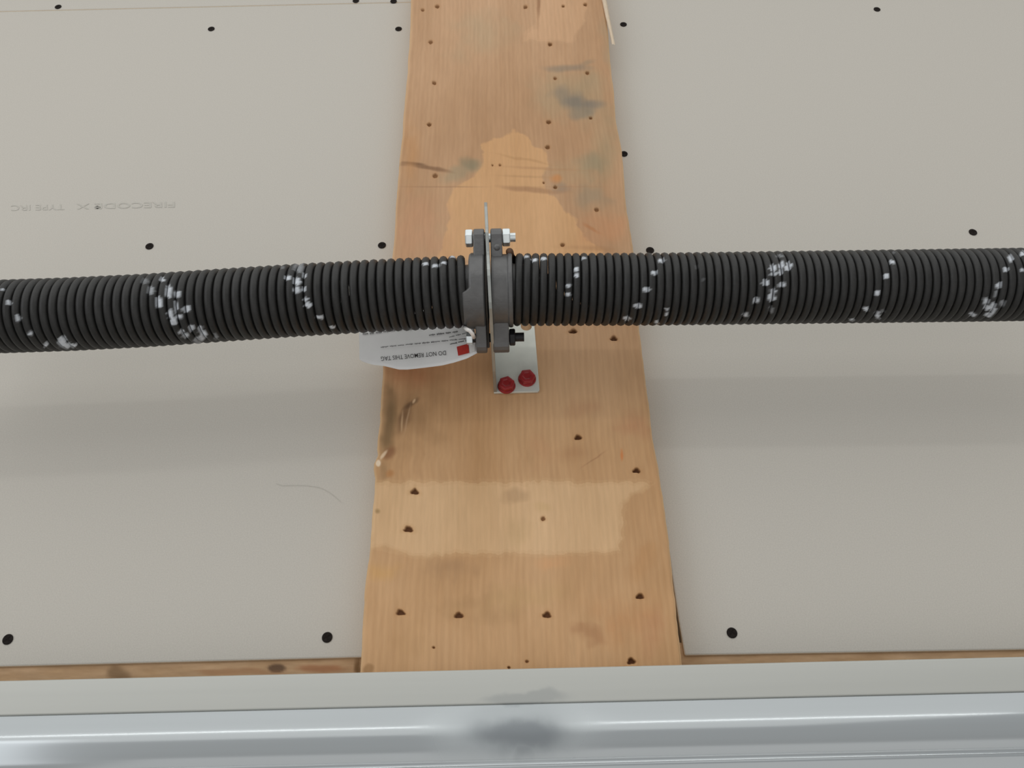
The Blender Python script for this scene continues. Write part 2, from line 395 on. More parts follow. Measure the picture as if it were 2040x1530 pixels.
# grain: fine lengthwise lines that follow the board
g = fbm((tt[None, :] * 95 + fbm(PX / 200, PY / 500, 5) * 5), PY / 420., 21, 3) - .5
C += g[..., None] * np.array([6, 7, 7])
ln = np.sin(tt[None, :] * 2 * np.pi * 46 + (fbm(PY / 300., PY * 0, 8, 2) - .5) * 4) 
C += (ln * 1.6)[..., None]
C0 = C.copy()
WF = [(fbm(PX / 38., PY / 38., q, 3) - .5) * 2 for q in (3, 9, 23, 31, 47)]
PWX = (fbm(PX / 16., PY / 16., 77, 3) - .5) * 14; PWY = (fbm(PX / 16., PY / 16., 99, 3) - .5) * 14
def composite(C, stains_tones):
    dev = C - C.mean((0, 1))
    for q, s_ in enumerate(stains_tones):
        if s_[0] == 'e':
            _, cx, cy, rx, ry, ang, colr, k = s_[:8]
            soft = s_[8] if len(s_) > 8 else .6
            w = s_[9] if len(s_) > 9 else .35
            R_ = max(rx, ry) * 2.2 + 4
            r0, r1 = np.searchsorted(yy, (cy - R_, cy + R_))
            if r1 <= r0: continue
            sl = slice(r0, r1); X_, Y_ = PX[sl], PY[sl]
            A = math.radians(ang)
            dx = X_ - cx + WF[q % 5][sl] * w * rx * 2; dy = Y_ - cy + WF[(q + 2) % 5][sl] * w * ry * 2
            u = (dx * math.cos(A) + dy * math.sin(A)) / rx; v = (-dx * math.sin(A) + dy * math.cos(A)) / ry
            mk = (1 - sstep(1 - soft, 1 + soft * .5, np.sqrt(u * u + v * v))) * k
        else:
            _, pl_, colr, k, soft = s_
            sl = slice(0, len(yy)); mk = np.zeros(PX.shape)
            for dx, dy in ((0, 0), (1, 0), (-1, 0), (0, 1), (0, -1)):
                mk += inpoly(PX + PWX + dx * soft, PY + PWY + dy * soft, pl_)
            mk *= k / 5
        mk = mk[..., None]
        C[sl] = C[sl] * (1 - mk) + (np.asarray(colr, float) + dev[sl] * .6) * mk
    return C
C = composite(C, stains_tones)
# lighter arris down both edges
ed = np.minimum(PX - le[:, None], re_[:, None] - PX)
edge = (1 - sstep(1.0, 6.0, ed)) * .45
C = C * (1 - edge[..., None]) + np.array((208, 178, 138)) * edge[..., None]
# nail holes pressed into the face
holes = [(871, 13, 5), (842, 20, 4), (1047, 14, 5), (1122, 12, 3.5), (1166, 9, 4.5), (858, 84, 5), (1096, 88, 5), (865, 165, 5), (1106, 156, 4), (1170, 145, 4.5),
         (855, 248, 5), (1093, 243, 5.5), (1177, 235, 4), (1091, 293, 5.5), (1106, 373, 4.5), (1083, 364, 2.5), (867, 350, 6), (1189, 418, 5.5), (1121, 488, 5), (996, 329, 3),
         (981, 329, 2), (1142, 660, 9, .5), (1223, 674, 8, .7), (1152, 871, 8, .75), (1268, 937, 8, .7), (826, 979, 9, .7), (813, 1054, 10, .7), (1082, 1033, 5, 1),
         (798, 1220, 10, .65), (914, 1226, 11, .62), (1090, 1225, 9.5, .7), (1275, 1188, 9, .72), (1258, 1317, 9, .8), (864, 1290, 3), (1050, 1318, 4), (1014, 1330, 3.5), (1290, 500, 1)]
dep = np.zeros(PX.shape)
for k, hh in enumerate(holes):
    hx, hy, r = hh[:3]; asp = hh[3] if len(hh) > 3 else .8
    sel = (np.abs(PX - hx) < 40) & (np.abs(PY - hy) < 40)
    dx = PX[sel] - hx; dy = (PY[sel] - hy) / asp
    if r > 7:   # torn, roughly triangular with the point up
        ang = np.arctan2(dy, dx); rr = r * (1 + .16 * np.cos(3 * (ang + math.pi / 2) + (k % 3 - 1) * .35)) * (.85 + .3 * vnoise(ang * 2 + 9, ang * 0 + k, 5))
    else: rr = r * (.85 + .3 * vnoise(np.arctan2(dy, dx) * 2 + 9, dx * 0 + k, 5))
    d = np.hypot(dx, dy) / rr
    mk = 1 - sstep(.55, 1.05, d)
    halo = (1 - sstep(1.0, 2.0, d)) * .35
    dark = np.array((112, 76, 44)) if r < 7 else np.array((86, 54, 30))
    dark = dark + (rng.random() - .5) * 24
    cc = C[sel]; cc = cc * (1 - halo[:, None] * .5) + np.array((165, 120, 76)) * halo[:, None] * .5
    C[sel] = cc * (1 - mk[:, None]) + dark * mk[:, None]
    dep[sel] = np.maximum(dep[sel], mk * (.0016 if r < 7 else .0026))
V[..., 1] += dep
V[..., 1] += (fbm(PX / 60., PY / 160., 50, 3) - .5) * .0008
V[..., 1] += (1 - sstep(0, 5, ed)) * .0016           # eased arris
# board sides: wrap the rim back to the wall
rimL = V[:, :1].copy(); rimL[..., 1] = Y_DRY - .0004; rimR = V[:, -1:].copy(); rimR[..., 1] = Y_DRY - .0004
Vf = np.concatenate([rimL, V, rimR], 1)
Cf = np.concatenate([C[:, :1] * .0 + np.array((196, 160, 122)), C, C[:, :1] * .0 + np.array((196, 160, 122))], 1)
tpt = Vf[:1].copy(); tpt[..., 1] = Y_DRY - .0004; bpt = Vf[-1:].copy(); bpt[..., 1] = Y_DRY - .0004
Vf = np.concatenate([tpt, Vf, bpt], 0); Cf = np.concatenate([Cf[:1], Cf, Cf[-1:]], 0)
pc = P(1020, 1440, Y_DRY)
plank = empty('wooden_plank', tuple(pc), 'wide upright pine plank, stained and full of nail holes, on the drywall behind the bracket', 'plank')
board = grid_mesh('board', Vf, M_wood, plank, alb(np.clip(Cf, 4, 252)))
# splinter lifting off the upper right arris
sp_in = [(-60, 1180), (0, 1199), (30, 1205), (60, 1213), (85, 1219)]; sp_out = [(-60, 1194), (0, 1209), (30, 1214), (60, 1220), (90, 1226)]
row = []
for i in range(12):
    t = i / 11; y_ = -60 + t * 148
    xi = np.interp(y_, [p[0] for p in sp_in], [p[1] for p in sp_in]); xo = np.interp(y_, [p[0] for p in sp_out], [p[1] for p in sp_out])
    lift = .004 + .004 * (1 - t)
    a0 = P(xi, y_, Y_PL - .001); a1 = P((xi + xo) / 2, y_, Y_PL - lift * .6); a2 = P(xo, y_ + 2, Y_PL - lift * .3 + .001); a3 = P((xi + xo) / 2, y_, Y_PL + .002)
    row.append([a0, a1, a2, a3])
V_ = np.array(row)
spl = grid_mesh('splinter', V_, M_splint, plank, wrap=True); spl['label'] = 'pale splinter lifting from the edge'

# ------------------------------------------------------------------ drywall print and scratch
def text_mesh(body, size=1.0, bold=0.0):
    cu = bpy.data.curves.new('t', 'FONT'); cu.body = body; cu.size = size; cu.align_x = 'LEFT'; cu.offset = bold
    cu.resolution_u = 3
    to = bpy.data.objects.new('t', cu); COL.objects.link(to)
    bpy.context.view_layer.update()
    dg = bpy.context.evaluated_depsgraph_get()
    me = bpy.data.meshes.new_from_object(to.evaluated_get(dg))
    v = np.array([tuple(x.co) for x in me.vertices]); f = [tuple(p.vertices) for p in me.polygons]
    bpy.data.objects.remove(to); bpy.data.meshes.remove(me)
    return v, f
def print_on(body, x_right, y_right, x_left, y_left, hpx, fn, name, m_, parent, bold=0.0):
    """upside-down line of print: starts at the right end and runs to the left"""
    v, f = text_mesh(body, 1, bold)
    L = v[:, 0].max(); x0 = v[:, 0].min(); hh = .7
    s_ = (v[:, 0] - x0) / (L - x0); up = v[:, 1] / hh
    d = np.array([x_left - x_right, y_left - y_right], float); n = np.array([-d[1], d[0]]) / np.hypot(*d)
    if n[1] < 0: n = -n
    px = x_right + d[0] * s_ + n[0] * up * hpx; py = y_right + d[1] * s_ + n[1] * up * hpx
    return mesh_obj(name, fn(px, py), f, m_, parent)
wall_fn = lambda px, py: P(px, py, Y_DRY - .00025)
print_on('FIRECODE X', 348, 402, 152, 406, 11, wall_fn, 'printed_mark', M_print, wall, .01)
print_on('TYPE IRC', 128, 407, 22, 409, 11, wall_fn, 'printed_mark', M_print, wall)
d = [(194 + 5 * math.cos(a_) + 1.5 * math.cos(3 * a_), 413 + 3.2 * math.sin(a_)) for a_ in np.linspace(0, 2 * math.pi, 16)[:-1]]
mesh_obj('ink_dot', wall_fn(*np.array(d).T), [tuple(range(15))], M_print2, wall)
cv = np.array([(550, 963), (562, 968), (580, 967), (610, 967), (640, 972), (660, 983), (680, 1001)], float)
tk = np.linspace(0, 6, 30); cx = np.interp(tk, range(7), cv[:, 0]); cy = np.interp(tk, range(7), cv[:, 1])
V_ = np.stack([wall_fn(cx, cy - .7), wall_fn(cx, cy + .7)], 1)
grid_mesh('hairline_scratch', V_, M_print, wall)

# ------------------------------------------------------------------ drywall screws
def lathe(prof, n=24, axis='y'):
    """prof: (radius, height) pairs; axis pointing to -y (towards the room) for height"""
    vs = []; fs = []
    for r, h in prof:
        for k in range(n):
            a_ = 2 * math.pi * k / n
            if axis == 'y': vs.append((r * math.cos(a_), -h, r * math.sin(a_)))
            else: vs.append((h, r * math.cos(a_), r * math.sin(a_)))
    for i in range(len(prof) - 1):
        for k in range(n):
            fs.append((i * n + k, i * n + (k + 1) % n, (i + 1) * n + (k + 1) % n, (i + 1) * n + k))
    fs.append(tuple(range(n))[::-1]); fs.append(tuple((len(prof) - 1) * n + k for k in range(n)))
    return vs, fs
def screw_mesh():
    # bugle head set just proud of the paper, with a cross recess
    n = 32; vs, fs = [], []
    prof = [(.0016, -.010), (.0018, -.0032), (.0028, -.0012), (.0040, .0001), (.0041, .0005), (.0037, .0007), (.0030, .0008), (.0024, .0008), (.0016, .0008), (.0009, .0008)]
    for i, (r, h) in enumerate(prof):
        for k in range(n):
            a_ = 2 * math.pi * k / n; hh = h
            cross = min(abs(math.sin(a_ + .4)), abs(math.cos(a_ + .4))) * r
            if i >= 6 and cross < .00055: hh = h - .0005
            vs.append((r * math.cos(a_), -hh, r * math.sin(a_)))
    for i in range(len(prof) - 1):
        for k in range(n): fs.append((i * n + k, i * n + (k + 1) % n, (i + 1) * n + (k + 1) % n, (i + 1) * n + k))
    vs.append((0, -.0003, 0)); c_ = len(vs) - 1; L = (len(prof) - 1) * n
    for k in range(n): fs.append((L + k, L + (k + 1) % n, c_))
    return vs, fs
SCREWS = [
 (116, 14, 'black drywall screw on the seam near the top left corner'),
 (709, 2, 'left one of two black drywall screws at the top edge beside the plank'),
 (784, 3, 'black drywall screw at the top edge of the photo, right against the plank'),
 (421, 58, 'small black drywall screw alone below the top seam, halfway to the plank'),
 (794, 58, 'black drywall screw just below the seam, left of the plank'),
 (298, 491, 'black drywall screw above the left spring, far from the plank'),
 (761, 489, 'black drywall screw just above the left spring, beside the plank'),
 (16, 1274, 'black drywall screw in the lower left corner at the photo edge'),
 (652, 1270, 'black drywall screw low down, left of the plank foot'),
 (1242, 49, 'black drywall screw right of the plank splinter near the top'),
 (1747, 19, 'black drywall screw near the top edge, far right of the plank'),
 (1243, 307, 'black drywall screw half hidden by the plank right edge'),
 (1295, 499, 'black drywall screw touching the top outline of the right spring'),
 (1938, 463, 'black drywall screw above the far right part of the spring'),
 (1458, 1261, 'black drywall screw low down, right of the plank foot')]
sv, sf = screw_mesh(); first = None
for k, (sx_, sy_, lb) in enumerate(SCREWS):
    loc = P(sx_, sy_, Y_DRY - .0001)
    if first is None:
        o = mesh_obj('drywall_screw', sv, sf, M_screw, smooth=True); fix_normals(o); first = o
    else:
        o = first.copy(); COL.objects.link(o)
    o.location = loc; o.rotation_euler = (0, rng.random() * 3, 0)
    tag(o, lb, 'screw', 'screws in the drywall')

# ------------------------------------------------------------------ springs
Y_S = -0.108
R_OUT = .0297; WR_L, WR_R = .00345, .00325
def ctr(xpx, left):
    if left: ypx = np.interp(xpx, [-260, 0, 150, 300, 450, 600, 750, 930, 1000], [645, 631, 626, 618.5, 608, 598, 589.5, 581, 578])
    else: ypx = np.interp(xpx, [980, 1040, 1300, 1700, 2040, 2300], [578, 577.5, 576.5, 571.5, 567, 563])
    return ypx
AX0 = P(972, 579, Y_S)                 # shaft centre at the bracket
FL_L = [(6,577,3,3),(18,603,5,5),(36,634,6,6),(61,664,6,5),(92,686,5,4),(124,679,9,11),(134,688,8,7),(147,688,6,4),(288,560,8,5,.5),(322,556,5,5),(301,579,8,8,.7),(337,582,7,13),(353,586,7,6),
 (317,602,7,12),(350,613,4,14),(358,631,8,4),(372,615,8,7),(340,625,7,9),(346,640,7,9),(362,660,5,5),(370,668,7,5),(381,653,6,6),(398,655,5,8),(405,668,6,11),(395,678,9,7,.7),(430,670,4,6,.6),
 (574,553,7,5),(562,533,6,3,.4),(592,560,8,8),(592,577,8,7),(596,533,11,11,.55),(606,549,4,5),(606,576,4,6),(609,596,4,4),(614,607,7,6),(637,632,8,4),(662,652,7,3),
 (849,525,7,3),(868,529,8,3),(885,523,7,3),(903,511,7,2.5)]
FL_R = [(1048,511,6,2.5),(1065,518,7,3),(1083,515,6,3),(1148,536,5,4),(1149,549,5,4),(1133,569,5,4),(1133,587,5,4),(1163,514,5,2.5),(1318,519,7,4),(1304,544,7,4),(1288,577,7,5),(1270,609,7,5),(1250,634,6,4),
 (1328,616,3,4),(1328,627,3,3),(1308,641,4,3),(1525,563,7,6),(1506,598,7,6),(1485,627,6,5),(1540,534,7,7),(1540,546,6,4),(1557,528,5,8),(1555,542,4,6),(1571,531,6,9),(1557,567,6,5),(1540,580,6,6),(1538,592,7,8),
 (1536,617,4,8,.5),(1554,510,10,3,.5),(1777,522,6,4),(1765,550,6,5),(1747,583,6,5),(1725,615,6,5),(1748,627,5,8),(1757,619,5,4,.5),(1697,637,5,3),(2013,514,5,8),(2004,537,6,4),(2036,537,5,4),
 (1990,569,6,6),(1983,584,3,10,.6),(1998,605,5,6,.7),(1964,600,6,7),(1966,612,6,7),(1978,613,6,12),(1970,627,8,5),(1938,627,6,5),(2037,505,6,5),(1780,503,5,2,.4),(1388,533,3,4,.25),(1402,556,3,4,.3)]
def coil(left):
    wr = WR_L if left else WR_R
    pitch = .00695 if left else .00648
    xa = P(935 if left else 1021, 579, Y_S)[0]; xb = P(-230 if left else 2270, 600, Y_S)[0]
    n = int(abs(xb - xa) / pitch); NS = 140; NW = 10
    tcount = n * NS
    th = np.linspace(0, n * 2 * math.pi, tcount)
    xx = xa + (xb - xa) * (th / th[-1])
    xpx, _ = proj(np.stack([xx, np.full_like(xx, Y_S), np.full_like(xx, AX0[2])], -1))
    zc = P(xpx, ctr(xpx, left), Y_S)[..., 2]
    Rm = R_OUT - wr
    # angle 0 starts near the top; the winding sense mirrors between the two springs
    phi = th + math.radians(100 if left else 60)
    cy, cz = np.cos(phi), np.sin(phi)
    cyn = np.where(True, -cy, cy)
    cen = np.stack([xx, Y_S + Rm * cyn, zc + Rm * cz], -1)
    rad = np.stack([xx * 0, cyn, cz], -1)
    axd = np.array([1.0, 0, 0])
    w = np.linspace(0, 2 * math.pi, NW, endpoint=False)
    V = cen[:, None] + wr * (np.cos(w)[None, :, None] * rad[:, None] + np.sin(w)[None, :, None] * axd)
    nrm = (np.cos(w)[None, :, None] * rad[:, None] + np.sin(w)[None, :, None] * axd)
    px, py = proj(V)
    view = CAM - V; view /= np.linalg.norm(view, axis=-1, keepdims=True)
    face = (nrm * view).sum(-1) > .05
    front = ((rad * (CAM - cen) / np.linalg.norm(CAM - cen, axis=-1, keepdims=True)).sum(-1) > -.15)[:, None]
    C = np.ones(V.shape) * np.array((27, 27, 26.)) 
    C += ((fbm(th / 1.1, xx * 0, 2, 3) - .5) * 12)[:, None, None]
    mask = np.zeros(px.shape)
    for f_ in (FL_L if left else FL_R):
        k = f_[4] if len(f_) > 4 else 1
        d = np.hypot((px - f_[0]) / (f_[2] + .2), (py - f_[1]) / (f_[3] + .2)) + (vnoise(px / 3., py / 3., 3) - .5) * .45
        mask = np.maximum(mask, (1 - sstep(.8, 1.15, d)) * k)
    mask = mask * (face & front)
    # paint film carries round the back as the stripe the mill sprays on
    C = C * (1 - mask[..., None]) + np.array((182, 187, 193)) * mask[..., None]
    return V, alb(np.clip(C, 2, 250))
def torsion_spring(left, label):
    base = P(500 if left else 1500, 690, Y_S)
    t = empty('torsion_spring', tuple(base), label, 'spring', 'torsion springs above the door')
    V, C = coil(left)
    c = grid_mesh('coil', V, M_coil, t, C, wrap=True)
    # close the wire ends
    return t
X_F = P(984, 785, Y_PL - .0005)[0]; Z_F = P(984, 785, Y_PL - .0005)[2]; LEAN = -.031; TH = .0026
X_PLATE = X_F + TH + LEAN * (AX0[2] - Z_F)
SL = torsion_spring(True, 'dark steel coil spring left of the centre bracket, sagging to the left')
SR = torsion_spring(False, 'dark steel coil spring right of the centre bracket, nearly level, flecked with white paint')

# ------------------------------------------------------------------ winding cones
E = np.array([0, -.58, .815]); E /= np.linalg.norm(E)       # ears point up and into the room
Fv = np.array([0, -E[2], E[1]])                              # outward, facing the camera
cA = AX0.copy()
def ring_pt(phi, r): return cA + r * (math.cos(phi) * E + math.sin(phi) * Fv)
def cone(parent, left):
    n = 96
    if left: x_in = P(965, 579, Y_S - .03)[0]; x_o = P(932, 579, Y_S - .03)[0]; x_step = P(918, 579, Y_S - .03)[0]
    else: x_in = X_PLATE + .0004; x_o = P(1022, 579, Y_S - .03)[0]; x_step = x_o
    rings = []
    sgn = -1 if left else 1
    def xo(phi):
        if not left:  return x_o
        dg = math.degrees(phi) % 360
        s1 = min(max((dg - 88) / 5, 0), 1); s2 = 1 - min(max((dg - 185) / 90, 0), 1)
        return x_o + (x_step - x_o) * s1 * s2
    Rf = .0315 if left else .0305
    for k in range(n):
        phi = 2 * math.pi * k / n
        x1 = xo(phi)
        if left: pr = [(.014, x_in), (Rf - .002, x_in), (Rf, x_in - .0012), (Rf - .0008, x1 + .0015), (Rf - .0022, x1), (.0215, x1), (.0205, x1 - .02), (.014, x1 - .02)]
        else: pr = [(.014, x_in), (Rf - .001, x_in), (Rf, x_in + .001), (Rf - .0012, x_in + .0022), (Rf - .0012, x1 - .0042), (Rf, x1 - .0032), (Rf, x1 - .0008), (Rf - .001, x1), (.0215, x1), (.0205, x1 + .02), (.014, x1 + .02)]
        rings.append([(x, *(ring_pt(phi, r)[1:])) for r, x in pr])
    V = np.array(rings)                                     # (n, m, 3)
    V = np.concatenate([V, V[:1]], 0); V = V.transpose(1, 0, 2)[:, :-1]
    V = np.concatenate([V, V[:1]], 0)
    o = grid_mesh('stationary_cone', V, M_cast, parent, wrap=True, smooth=False)
    o['label'] = 'dull grey cast cone with bolt ears'
    fix_normals(o); bevel(o, .0005, 2, 30)
    # ears
    for sgnE in (1, -1):
        r0, r1 = (.026, .0500) if sgnE > 0 else (.026, .0510)
        wE = .0085
        poly = []
        for a_ in np.linspace(0, math.pi, 9):
            poly.append((r1 - wE + wE * math.sin(a_) if False else r1 - wE * (1 - math.sin(a_)), wE * math.cos(a_)))
        poly = [(r0, .013)] + poly + [(r0, -.013)]
        if left: xa_, xb_ = x_in, P(942, 579, Y_S - .03)[0]
        else: xa_, xb_ = x_in, P(1002 if sgnE > 0 else 1012, 579, Y_S - .03)[0]
        vs = []
        for xx in (xa_, xb_):
            for r, s_ in poly:
                q = cA + sgnE * r * E + s_ * Fv; vs.append((xx, q[1], q[2]))
        nn = len(poly)
        fs = [tuple(range(nn))[::-1], tuple(range(nn, 2 * nn))] + [(i, (i + 1) % nn, nn + (i + 1) % nn, nn + i) for i in range(nn)]
        e_ = mesh_obj('bolt_ear', vs, fs, M_cast, o); fix_normals(e_); bevel(e_, .0012, 3, 40)
    return o
cl = cone(SL, True); cr_ = cone(SR, False)
# casting boss between the right ear and ring
bx = P(990, 493, Y_S - .045)
vs, fs = [], []
for i in range(7):
    a_ = math.pi * i / 6
    for k in range(14):
        b2 = 2 * math.pi * k / 14; vs.append((bx[0] + .0026 * math.sin(a_) * math.cos(b2), bx[1] + .0026 * math.cos(a_), bx[2] + .0026 * math.sin(a_) * math.sin(b2)))
for i in range(6):
    for k in range(14): fs.append((i * 14 + k, i * 14 + (k + 1) % 14, (i + 1) * 14 + (k + 1) % 14, (i + 1) * 14 + k))
o = mesh_obj('casting_boss', vs, fs, M_cast, cr_, smooth=True); fix_normals(o)
# curled end of the wire on the right spring
def tube(pts, r, n=12, closed_ends=True):
    pts = np.asarray(pts, float); vs = []; fs = []
    for i, p in enumerate(pts):
        d = pts[min(i + 1, len(pts) - 1)] - pts[max(i - 1, 0)]; d /= np.linalg.norm(d)
        a_ = np.cross(d, [0.3, .2, 1]); a_ /= np.linalg.norm(a_); b2 = np.cross(d, a_)
        rr = r[i] if hasattr(r, '__len__') else r
        for k in range(n):
            t = 2 * math.pi * k / n; vs.append(p + rr * (math.cos(t) * a_ + math.sin(t) * b2))
    for i in range(len(pts) - 1):
        for k in range(n): fs.append((i * n + k, i * n + (k + 1) % n, (i + 1) * n + (k + 1) % n, (i + 1) * n + k))
    fs.append(tuple(range(n))[::-1]); fs.append(tuple((len(pts) - 1) * n + k for k in range(n)))
    return vs, fs
cA2 = cA
pts = [np.array([P(x_, 579, Y_S)[0], *(cA + r_ * (math.cos(a_) * E + math.sin(a_) * Fv))[1:]]) for x_, r_, a_ in
       ((1017, .0315, .25), (1017.5, .0305, 0.05), (1019, .0290, -.25), (1021, .0275, -.6), (1024, .0265, -1.0))]
Mw = mat('bare_wire_end', rgba((88, 62, 42)), .6, noise=(300, .3))
o = mesh_obj('wire_end', *tube(pts, .0031), mat=Mw, parent=SR, smooth=True); fix_normals(o); o['label'] = 'rusty brown cut wire end'

# ------------------------------------------------------------------ bracket
fb = P(984, 785, Y_PL - .0005); x_f = fb[0]; z_f = fb[2]
lean = -.031
bk = empty('centre_bracket', (x_f, Y_PL, z_f), 'galvanised steel bracket on the plank joining the two springs, held by red screws', 'bracket')
zs_ = AX0[2]
# plate profile in (y, z): rises from the flange foot around the shaft to a narrow tip
tip = P(964, 402, -.124)
poly = [(Y_PL - .0005, z_f), (Y_PL - .0005, z_f + .074), (-.070, z_f + .094), (-.1195, tip[2] - .004), (-.1215, tip[2]), (-.1235, tip[2]), (-.127, tip[2] - .008)]
for a_, r_ in [(-8, .046), (-3, .0505), (6, .0505), (12, .047)] + [(d_, .0335) for d_ in range(26, 120, 9)]:
    a_ = math.radians(a_); q = cA + r_ * (math.cos(a_) * E + math.sin(a_) * Fv); poly.append((q[1], q[2]))
poly.append((-.060, z_f + .004))
TH = .0026
vs, fs = prism(poly, -TH / 2, TH / 2, 'x')
vs = [(x + x_f + TH / 2 + lean * (z - z_f), y, z) for x, y, z in vs]
pl = mesh_obj('plate', vs, fs, M_plate, bk); fix_normals(pl); bevel(pl, .0003, 1)
# near-black filler painted as the shade in the slot on the left of the plate
bp_ = []
for a_, r_ in [(d_, .0300) for d_ in range(200, 341, 14)] + [(-14, .036), (-9, .047), (9, .047), (14, .036)] + [(d_, .0300) for d_ in range(22, 160, 12)] + [(166, .036), (171, .047), (189, .047), (194, .036)]:
    a_ = math.radians(a_); q = cA + r_ * (math.cos(a_) * E + math.sin(a_) * Fv); bp_.append((q[1], q[2]))
xl_ = P(966, 579, Y_S - .03)[0]; xr_ = x_f + lean * (zs_ - z_f) - .0002
bh = mesh_obj('slot_shade', *prism(bp_, xl_, xr_, 'x'), mat=M_cavity, parent=bk); fix_normals(bh); bh['label'] = 'dark filler standing in for the shade in the slot'
# flange, with a slotted hole near its top
fx1 = P(1075, 783, Y_PL - .0005)[0]; Wf = fx1 - x_f
z_top = P(1030, 622, Y_PL)[2] - z_f
hole_c = P(1053, 651, Y_PL - .002); hx, hz = hole_c[0] - x_f, hole_c[2] - z_f
import bmesh
def flange_mesh():
    bm = bmesh.new()
    outer = [(0, 0), (Wf - .0015, 0), (Wf, .0015), (Wf, z_top - .003), (Wf - .003, z_top), (0, z_top)]
    ov = [bm.verts.new((a_, 0, b2)) for a_, b2 in outer]
    hv = [bm.verts.new((hx + .0050 * math.cos(t), 0, hz + .0046 * math.sin(t) + (.004 if math.sin(t) > 0 else -.000))) for t in np.linspace(0, 2 * math.pi, 21)[:-1]]
    es = [bm.edges.new((ov[i], ov[(i + 1) % len(ov)])) for i in range(len(ov))] + [bm.edges.new((hv[i], hv[(i + 1) % len(hv)])) for i in range(len(hv))]
    bmesh.ops.triangle_fill(bm, edges=es, use_beauty=True)
    r = bmesh.ops.extrude_face_region(bm, geom=bm.faces[:])
    for v in r['geom']:
        if isinstance(v, bmesh.types.BMVert): v.co.y -= .0026
    bmesh.ops.recalc_face_normals(bm, faces=bm.faces)
    me = bpy.data.meshes.new('flange'); bm.to_mesh(me); bm.free(); return me
me = flange_mesh(); me.materials.append(M_flange)
fl = bpy.data.objects.new('flange', me); COL.objects.link(fl); fl.parent = bk; fl.location = (0, -.0005, 0)
for v in me.vertices: v.co.x += lean * v.co.z
fl['label'] = 'pale galvanised flange flat against the wood'
bevel(fl, .0003, 1)

def hexpoly(r, rot=0): return [(r * math.cos(rot + k * math.pi / 3), r * math.sin(rot + k * math.pi / 3)) for k in range(6)]
def hex_x(name, x0, x1, q, r, m_, parent, rot=0):
    vs = []; fs = []
    pr = hexpoly(r, rot)
    for xx, s_ in ((x0, .9), (x0 + (x1 - x0) * .12, 1), (x0 + (x1 - x0) * .88, 1), (x1, .9)):
        for a_, b2 in pr:
            p = q + s_ * (a_ * E + b2 * Fv); vs.append((xx, p[1], p[2]))
    for i in range(3):
        for k in range(6): fs.append((i * 6 + k, i * 6 + (k + 1) % 6, (i + 1) * 6 + (k + 1) % 6, (i + 1) * 6 + k))
    fs += [tuple(range(6))[::-1], tuple(range(18, 24))]
    o = mesh_obj(name, vs, fs, m_, parent); fix_normals(o); bevel(o, .0004, 2, 20); return o
def cyl_x(name, x0, x1, q, r, m_, parent, thread=False):
    pts = []; rs = []
    n = 30 if thread else 2
    for i in range(n):
        xx = x0 + (x1 - x0) * i / (n - 1); pts.append((xx, q[1], q[2])); rs.append(r * (1 if not thread or i % 2 else .86))
    o = mesh_obj(name, *tube(pts, rs, 18), mat=m_, parent=parent, smooth=thread); fix_normals(o); return o
def xat(px, yy_=-.03): return P(px, 579, Y_S + yy_)[0]
for sgnE, (hl, hr, nl, nr, tip_) in ((1, (926, 941.5, 1002.5, 1019, 1030)), (-1, (930, 943, 1012.5, 1024, 1041))):
    r_b = .0425 if sgnE > 0 else .0385
    q = cA + sgnE * r_b * E
    yo = E[1] * r_b * sgnE
    px0 = xat(hl, yo); px1 = xat(hr, yo); n0 = xat(nl, yo); n1 = xat(nr, yo); tt_ = xat(tip_, yo)
    mm_ = M_zinc if sgnE > 0 else M_zinc
    b = hex_x('bolt', px0, px1, q, .0073 if sgnE > 0 else .0058, mm_, bk, rot=math.radians(12))
    cyl_x('bolt_shank', px1 + .0002, tt_, q, .0037, M_zinc if sgnE > 0 else M_black, b, thread=False)
    hex_x('nut', n0, n1, q, .0073, M_zinc if sgnE > 0 else M_black, bk, rot=math.radians(12))
# shaft through the bracket
sh = mesh_obj('torsion_shaft', *tube([(x_, Y_S, P(*proj(np.array([x_, Y_S, zs_]))[:1], 579, Y_S)[2] if False else zs_) for x_ in np.linspace(-.035, .035, 6)], .0127, 32), mat=M_plate, smooth=True)
for v in sh.data.vertices: pass
fix_normals(sh); tag(sh, 'short steel shaft seen in the dark gap between the two cones', 'shaft')

# ------------------------------------------------------------------ red lag screws
def lag(px, py, rot, label):
    loc = P(px, py, Y_PL - .0062)
    vs, fs = lathe([(.0026, -.012), (.0030, -.003), (.0076, -.003), (.0079, -.0022), (.0076, -.0012), (.0060, -.0008)], 32)
    t = empty('hex_head_screw', (loc[0], Y_PL - .0031, loc[2]), label, 'screw', 'red screws in the bracket')
    w = mesh_obj('washer_flange', [(x, y + 0, z) for x, y, z in vs], fs, M_red, None, smooth=False); w.parent = t; fix_normals(w)
    w.location = (0, -.003, 0)
    pr = hexpoly(.0074, rot); vs = []; fs = []
    lv = [(-.0012, 1), (.0022, 1), (.0034, .93), (.0037, .55), (.0028, .45)]
    for h, s_ in lv:
        for a_, b2 in pr: vs.append((a_ * s_, -h, b2 * s_))
    for i in range(len(lv) - 1):
        for k in range(6): fs.append((i * 6 + k, i * 6 + (k + 1) % 6, (i + 1) * 6 + (k + 1) % 6, (i + 1) * 6 + k))
    fs += [tuple(range(6))[::-1], tuple(range(6 * (len(lv) - 1), 6 * len(lv)))]
    h = mesh_obj('hex_head', vs, fs, M_red, None); h.parent = t; fix_normals(h); h.location = (0, -.003, 0); bevel(h, .0005, 2, 20)
    return t
lag(1009, 766, .3, 'red hex head screw at the lower left corner of the bracket foot')
lag(1050, 752, .1, 'red hex head screw on the right of the bracket foot, set slightly higher')

